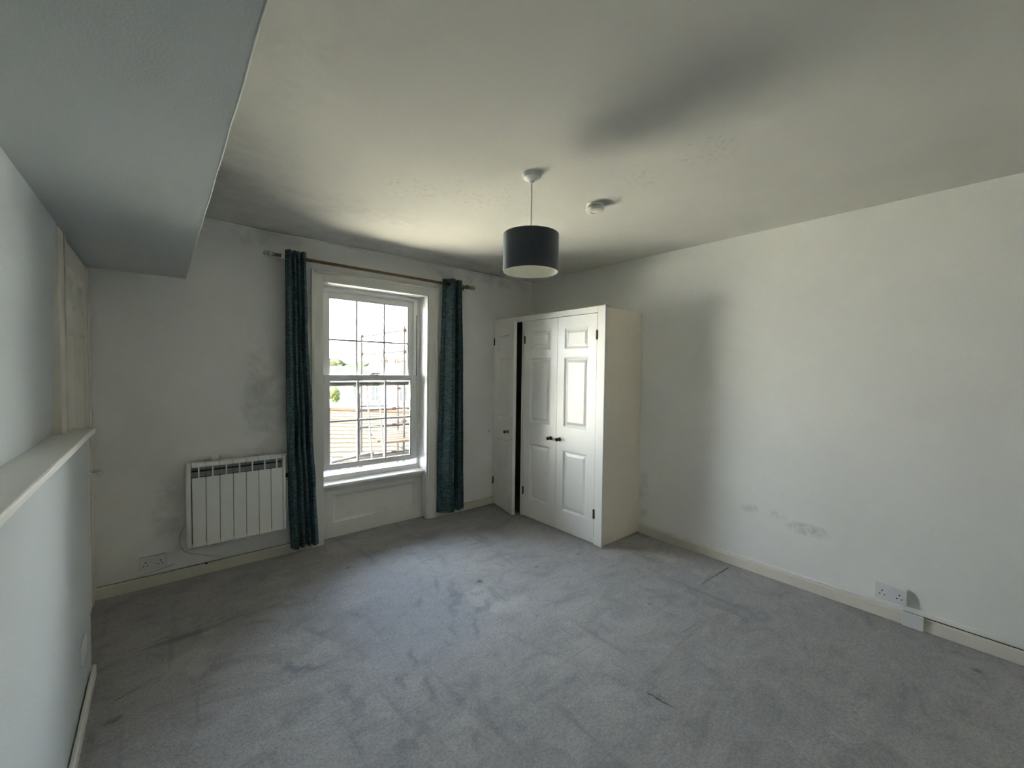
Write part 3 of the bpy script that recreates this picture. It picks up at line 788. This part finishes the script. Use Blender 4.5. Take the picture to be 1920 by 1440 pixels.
socket('double_socket', (-.050, 3.7155, .172), (1, 0, 0), (0, -1, 0), .140, .088, 'white double plug socket on the window wall left of the radiator')
t = socket('blank_plate', (-.2728, 2.56, .262), (0, 1, 0), (1, 0, 0), .146, .086, 'grey blanking plate low on the half height wall', switches=False, depth=.008, cat='wall plate')
bm = MB(); box(bm, (3.398, .268, .001), (3.4155, .362, .083)); o = obj('cable_cover', bm, M_plastic, loc=(3.407, .315, 0), bevel=.004, seg=3)
tag(o, 'white plastic cover box on the skirting under the right wall socket', 'cover box')
bm = MB(); prism(bm, [(.036, .081), (.060, .120), (-.085, .095), (-.085, .081)], 'y', 3.704, 3.715)
tag(obj('plaster_flap', bm, M_wall, loc=(-.02, 3.71, .09), bevel=.002), 'lifting flap of wall filler under the left socket', 'filler patch')
bm = MB(); lathe(bm, [(0, .009), (.004, .008), (.006, 0)], (2.806, 3.716, .826), (0, -1, 0), 10)
tag(obj('wall_plug', bm, M_hinge, loc=(2.806, 3.716, .826)), 'tiny dark screw plug in the wall left of the wardrobe', 'screw')
bm = MB()
for i in range(5): box(bm, (.236+i*.001, 3.7000, .070+.001*i), (.250, 3.7055, .079))
o = obj('skirting_nail', bm, M_darkgap, bl)

# ------------------------------------------------------------------ pendant lamp and detector
PX, PY = 1.545, 1.688
pl = thing('pendant_lamp', (PX, PY, ZC), 'charcoal drum shade pendant lamp hanging from the ceiling', 'lamp')
bm = MB(); lathe(bm, [(0, 0), (.052, 0), (.052, -.010), (.046, -.022), (.028, -.030), (.012, -.036), (.010, -.046), (0, -.047)], (PX, PY, ZC), (0, 0, 1), 28); soft(obj('ceiling_rose', bm, M_plastic, pl))
bm = MB(); tube(bm, [(PX, PY, ZC-.045), (PX, PY, 2.15)], .0032, 8); obj('flex', bm, M_oldplastic, pl, smooth=True)
SR, ST, SB = .1505, 2.236, 2.036
bm = MB(); lathe(bm, [(SR, SB), (SR, ST), (SR-.0012, ST), (SR-.0012, SB), (SR, SB)], (PX, PY, 0), (0, 0, 1), 96); shade = soft(obj('lamp_shade', bm, M_shade, pl))
bm = MB(); lathe(bm, [(SR-.0014, SB+.001), (SR-.0014, ST-.001), (SR-.003, ST-.001), (SR-.003, SB+.001), (SR-.0014, SB+.001)], (PX, PY, 0), (0, 0, 1), 96); soft(obj('shade_lining', bm, M_white_int, shade))
bm = MB(); torus(bm, (PX, PY, SB+.002), (0, 0, 1), SR-.003, .0022, 64, 6); obj('wire_hoop', bm, M_plastic, shade, smooth=True)
bm = MB(); torus(bm, (PX, PY, ST-.002), (0, 0, 1), SR-.003, .0022, 64, 6)
for k in range(3):
    a = k*2*math.pi/3+.4; tube(bm, [(PX+.02*math.cos(a), PY+.02*math.sin(a), ST-.03), (PX+(SR-.004)*math.cos(a), PY+(SR-.004)*math.sin(a), ST-.004)], .0018, 6)
torus(bm, (PX, PY, ST-.03), (0, 0, 1), .021, .002, 24, 6); obj('wire_ring', bm, M_plastic, shade, smooth=True)
bm = MB(); lathe(bm, [(0, 2.205), (.011, 2.20), (.017, 2.19), (.018, 2.15), (.016, 2.135), (0, 2.134)], (PX, PY, 0), (0, 0, 1), 20); soft(obj('lamp_holder', bm, M_plastic, pl))

DX, DY = 2.122, 1.722
sd = thing('smoke_detector', (DX, DY, ZC), 'round white smoke detector on the ceiling right of the lamp', 'smoke detector')
bm = MB(); lathe(bm, [(0, 0), (.055, 0), (.056, -.014), (.053, -.020), (0, -.020)], (DX, DY, ZC), (0, 0, 1), 36); soft(obj('base', bm, M_oldplastic, sd))
bm = MB(); lathe(bm, [(0, -.020), (.047, -.020), (.047, -.026), (0, -.026)], (DX, DY, ZC), (0, 0, 1), 36); soft(obj('vent_slot', bm, M_grille, sd))
bm = MB(); lathe(bm, [(0, -.025), (.058, -.025), (.060, -.033), (.056, -.043), (.042, -.049), (.024, -.050), (.022, -.046), (0, -.046)], (DX, DY, ZC), (0, 0, 1), 36); soft(obj('cover', bm, M_oldplastic, sd), 30)

# ------------------------------------------------------------------ outside
def flat(name, col, rough=.8, metal=0.0, nsc=6, var=.25, spec=.08):
    n = N(name); t = n.n('ShaderNodeTexCoord'); a = n.noise(t.outputs['Object'], nsc, 4, .6)
    return n.bsdf(n.mix(n.ramp(a, [(.35, 0.0), (.65, 1.0)]), tuple(x*(1-var) for x in col), col), rough, Metallic=metal, Specular_IOR_Level=spec)
M_ground = flat('pale_concrete', (.66, .62, .52))
M_pole = flat('weathered_steel_tube', (0.0092, 0.0080, 0.0076), .6, nsc=12)
M_clamp = flat('rusty_coupler', (0.0118, 0.0055, 0.0038), .7)
M_plank = flat('scaffold_board_wood', (0.0162, 0.0108, 0.0065), .8)
M_tile = flat('sandy_roof_tile', (0.0225, 0.0210, 0.0165), .85, nsc=9)
M_ridge = flat('brown_ridge_tile', (0.0181, 0.0109, 0.0073), .85)
M_render = flat('white_render', (.78, .76, .70), .8)
M_slate = flat('grey_slate', (0.0118, 0.0122, 0.0113), .8, nsc=2, var=.35)
M_brick = flat('orange_chimney_brick', (0.0281, 0.0119, 0.0065), .8)
M_glassd = flat('dark_far_window', (0.0132, 0.0158, 0.0185), .3)
M_leaf = flat('tree_foliage', (0.0164, 0.0219, 0.0066), .9, nsc=3, var=.5)
M_leaf2 = flat('hazy_tree_foliage', (0.0151, 0.0177, 0.0091), .9, nsc=1, var=.4)
M_bark = flat('tree_bark', (0.0300, 0.0240, 0.0180), .9)
M_redt = flat('pale_red_tarpaulin_sheet', (0.0224, 0.0119, 0.0112), .6)
M_bluet = flat('pale_blue_tarpaulin_sheet', (0.0112, 0.0140, 0.0196), .6)
M_alu = flat('aluminium_ladder', (0.0100, 0.0088, 0.0081), .5)

G = -5.5
bm = MB(); box(bm, (-60, YF+.45, G-.2), (90, 110, G)); o = struct('ground', bm, M_ground)
bm = MB(); box(bm, (-60, YF+.05, G-.2), (90, YF+.45, G)); struct('ground', bm, M_ground)
bm = MB(); box(bm, (XL-.3, YF+.26, G), (XR+.3, YF+.30, -.15)); struct('wall_outside', bm, M_render)

sc = thing('scaffold', (3.9, 9.6, G), 'steel tube scaffold tower standing outside the window', 'scaffold')
def pole(a, b, r=.024, mat=None):
    bm = MB(); tube(bm, [a, b], r, 10); return obj('scaffold_tube', bm, mat or M_pole, sc, smooth=False)
def clamp(p):
    bm = MB(); p = Vector(p); box(bm, p-Vector((.04, .04, .035)), p+Vector((.04, .04, .035))); tube(bm, [p+Vector((.03, 0, 0)), p+Vector((.075, 0, .01))], .012, 6); obj('coupler', bm, M_clamp, sc, bevel=.008)
posts = [(3.28, 9.0, .98), (4.13, 8.6, 2.46), (4.07, 11.0, 2.33), (4.61, 9.95, 1.35)]
for x, y, z in posts: pole((x, y, G), (x, y, z))
for z in (2.36, 1.89): pole((4.10, 11.08, z-.01), (4.16, 8.45, z+.02)); clamp((4.14, 8.6, z)); clamp((4.08, 10.98, z))
for z in (.60, .22, -.42): pole((3.20, 8.98, z+.01), (4.75, 9.16, z-.02)); clamp((3.28, 9.02, z)); clamp((4.12, 9.1, z)); pole((4.55, 8.5, z-.05), (4.65, 10.1, z-.05))
pole((3.95, 10.9, .52), (4.75, 10.9, .50)); pole((3.1, 8.55, -.35), (4.8, 8.62, -.38)); pole((2.55, 8.5, -.35), (3.5, 8.75, -.31))
for z in (1.02, .1): clamp((4.61, 9.93, z)); clamp((4.13, 8.62, z+.25))
for i in range(6):
    bm = MB(); y0 = 8.30+i*.235
    box(bm, (3.55-.10*(i % 2)+.05*i, y0, -.055+.004*(i % 3)), (4.85-.09*(i % 3), y0+.225, -.017+.004*(i % 3))); obj('scaffold_board', bm, M_plank, sc, bevel=.003)
lad = thing('ladder', (3.0, 7.4, -.5), 'narrow metal ladder leaning against the scaffold', 'ladder')
A0, A1 = Vector((2.87, 7.22, -.25)), Vector((3.24, 8.52, 1.45)); B0, B1 = Vector((3.03, 7.06, -.25)), Vector((3.42, 8.36, 1.45))
for a, b in ((A0, A1), (B0, B1)):
    bm = MB(); tube(bm, [a, b], .017, 8); obj('stile', bm, M_alu, lad)
for i in range(9):
    k = (i+.5)/9; bm = MB(); tube(bm, [A0.lerp(A1, k), B0.lerp(B1, k)], .011, 8); obj('rung', bm, M_alu, lad)
def sheet(name, x0, x1, y0, y1, z, sag, mat, label):
    bm = MB(); n_ = 14; g_ = []
    for j in range(n_+1):
        g_.append([bm.verts.new((x0+(x1-x0)*i/n_, y0+(y1-y0)*j/n_, z - sag*math.sin(math.pi*i/n_)*math.sin(math.pi*j/n_) + .02*math.sin(i*1.7+j))) for i in range(n_+1)])
    for j in range(n_):
        for i in range(n_): bm.faces.new((g_[j][i], g_[j][i+1], g_[j+1][i+1], g_[j+1][i]))
    o = obj(name, bm, mat, loc=((x0+x1)/2, (y0+y1)/2, z), smooth=True); s = o.modifiers.new('t', 'SOLIDIFY'); s.thickness = .01
    return tag(o, label, 'tarpaulin', 'tarpaulin sheets under the scaffold')
sheet('tarpaulin', 3.42, 3.98, 8.75, 10.7, -.66, .05, M_redt, 'pale red tarpaulin sheet below the scaffold outside')
sheet('tarpaulin', 2.55, 3.15, 9.1, 10.9, -.66, .05, M_bluet, 'pale blue tarpaulin sheet outside beyond the left end of the sill')

# tiled roof of the low neighbour
rf = thing('neighbour_roof', (3.4, 12.0, G), 'low sandy tiled roof seen through the left side of the window', 'building')
e0, e1 = Vector((.4, 13.6, -1.75)), Vector((8.6, 8.7+2.2, -1.75)); q0, q1 = Vector((3.4, 20.4, -.22)), Vector((12.2, 14.6, -.62))
NC = 16
for i in range(NC):
    a0, a1 = i/NC, (i+1)/NC
    p0, p1 = e0.lerp(q0, a0), e1.lerp(q1, a0); p2, p3 = e1.lerp(q1, a1+.004), e0.lerp(q0, a1+.004)
    bm = MB(); up_ = Vector((0, 0, .05)); K = 34; prev = None
    for k in range(K+1):
        t_ = k/K; w = Vector((0, 0, .012*(k % 2))); a = p0.lerp(p1, t_)+up_+w; b = p3.lerp(p2, t_)+w; c_b = p0.lerp(p1, t_)-Vector((0, 0, .03))
        cur = [bm.verts.new(v) for v in (c_b, a, b)]
        if prev: bm.faces.new((prev[0], cur[0], cur[1], prev[1])); bm.faces.new((prev[1], cur[1], cur[2], prev[2]))
        prev = cur
    obj('tile_course', bm, M_tile, rf)
bm = MB(); tube(bm, [q0+Vector((0, 0, .03)), q1+Vector((0, 0, .03))], .11, 8); obj('ridge', bm, M_ridge, rf)
bm = MB(); d_ = Vector((0, 0, -3.7)); v = [bm.verts.new(p) for p in (e0-Vector((0, 0, .06)), e1-Vector((0, 0, .06)), q1-Vector((0, 0, .08)), q0-Vector((0, 0, .08)))]
v2 = [bm.verts.new((p.x, p.y, G)) for p in (e0, e1, q1, q0)]
bm.faces.new(v)
for i in range(4): bm.faces.new((v[i], v[(i+1) % 4], v2[(i+1) % 4], v2[i]))
obj('wall', bm, M_render, rf)

def house(name, cx, cy, w, d, zt, rise, ang, label, wins, roofm=M_slate, chim=()):
    t = thing(name, (cx, cy, G), label, 'building', 'white houses outside')
    M = Matrix.Translation((cx, cy, 0)) @ Matrix.Rotation(ang, 4, 'Z')
    bm = MB(); box(bm, (-w/2, 0, G), (w/2, d, zt), M); obj('wall', bm, M_render, t)
    bm = MB(); prof = [(-.25, zt-.1), (d/2, zt+rise), (d+.25, zt-.1), (d+.25, zt-.02), (d/2, zt+rise+.12), (-.25, zt)]
    v0 = [bm.verts.new(M @ Vector((-w/2-.2, p[0], p[1]))) for p in prof]; v1 = [bm.verts.new(M @ Vector((w/2+.2, p[0], p[1]))) for p in prof]
    for i in range(6): bm.faces.new((v0[i], v0[(i+1) % 6], v1[(i+1) % 6], v1[i]))
    bm.faces.new(v0[:3]+v0[3:]); bm.faces.new(v1); obj('roof', bm, roofm, t)
    for x, z, ww, hh in wins:
        bm = MB(); box(bm, (x-ww/2, -.05, z), (x+ww/2, -.01, z+hh), M); f = obj('window_frame', bm, M_render, t)
        for k in (0, 1):
            bm = MB(); a = x-ww/2+.05+k*(ww/2-.03); box(bm, (a, -.06, z+.05), (a+ww/2-.07, -.045, z+hh-.05), M); obj('window_pane', bm, M_glassd, f)
    for x, y, hh in chim:
        bm = MB(); box(bm, (x-.35, y-.3, zt-.2), (x+.35, y+.3, zt+rise+hh), M); c3 = obj('chimney', bm, M_brick, t)
        for q in (-.15, .15):
            bm = MB(); pq = M @ Vector((x+q, y, zt+rise+hh)); tube(bm, [pq, pq+Vector((0, 0, .35))], .1, 8); obj('chimney_pot', bm, M_brick, c3)
    return t
A = math.radians(-40)
house('house', 10.3, 34.2, 8.6, 5, .35, 1.25, A, 'white rendered house with grey slate roof beyond the low tiled roof', [(-2.4, -.9, .7, 1.1), (-.6, -.9, .7, 1.1), (2.0, -.9, .7, 1.2), (-.6, -3.2, .7, 1.2), (2.0, -3.2, .7, 1.2)])
house('house', 11.7, 25.6, 4.2, 4, 1.12, .72, A, 'white house with broad grey roof behind the scaffold', [(-1.3, -.6, .6, 1.0), (.5, -.6, .6, 1.0), (1.3, -2.4, .6, 1.1), (-.6, -2.4, .6, 1.1)], chim=[])
house('house', 23.0, 41.0, 14.0, 7, .6, 1.3, A, 'far terrace of houses with two orange brick chimneys', [(-4, -1.2, .8, 1.3), (0, -1.2, .8, 1.3), (3, -1.2, .8, 1.3)], chim=[(-6.3, 3.5, .75), (-4.9, 3.5, .5)])
def tree(x, y, zc, rx, rz, mat, label, seed):
    t = thing('tree', (x, y, G), label, 'tree', 'trees outside the window'); rnd = random.Random(seed)
    bm = MB()
    for k in range(9):
        a = rnd.random()*6.28; r = rnd.random()*.55; o_ = Vector((x+rx*r*math.cos(a), y+rx*r*math.sin(a), zc+rz*(rnd.random()-.5)*1.0))
        v0 = len(bm.verts); res = bmesh.ops.create_icosphere(bm, subdivisions=3, radius=1.0)
        s = .45+.3*rnd.random()
        for v in res['verts']:
            p = v.co.copy(); k2 = 1+.35*noise.noise(p*2.3+o_)+.22*noise.noise(p*6+o_)
            v.co = Vector((p.x*rx*s*k2, p.y*rx*s*k2, p.z*rz*s*k2)) + o_
    obj('foliage', bm, mat, t); bm = MB(); tube(bm, [(x, y, G), (x, y, zc)], .1, 8, radii=[rx*.10, rx*.05]); obj('trunk', bm, M_bark, t)
tree(7.1, 22.9, .12, .30, .38, M_leaf, 'small green tree in front of the white house wall', 3)
tree(21.0, 75, 1.6, 3.2, 2.0, M_leaf2, 'hazy tree on the skyline at the left edge of the window', 11)
tree(27.0, 72, 1.2, 3.6, 1.9, M_leaf2, 'hazy broad tree on the skyline left of the scaffold', 12)
tree(33.0, 68, 1.3, 3.0, 1.8, M_leaf2, 'hazy tree on the skyline behind the scaffold rails', 13)
tree(38.0, 62, 1.0, 2.6, 1.7, M_leaf2, 'small hazy tree on the skyline near the orange chimneys', 14)
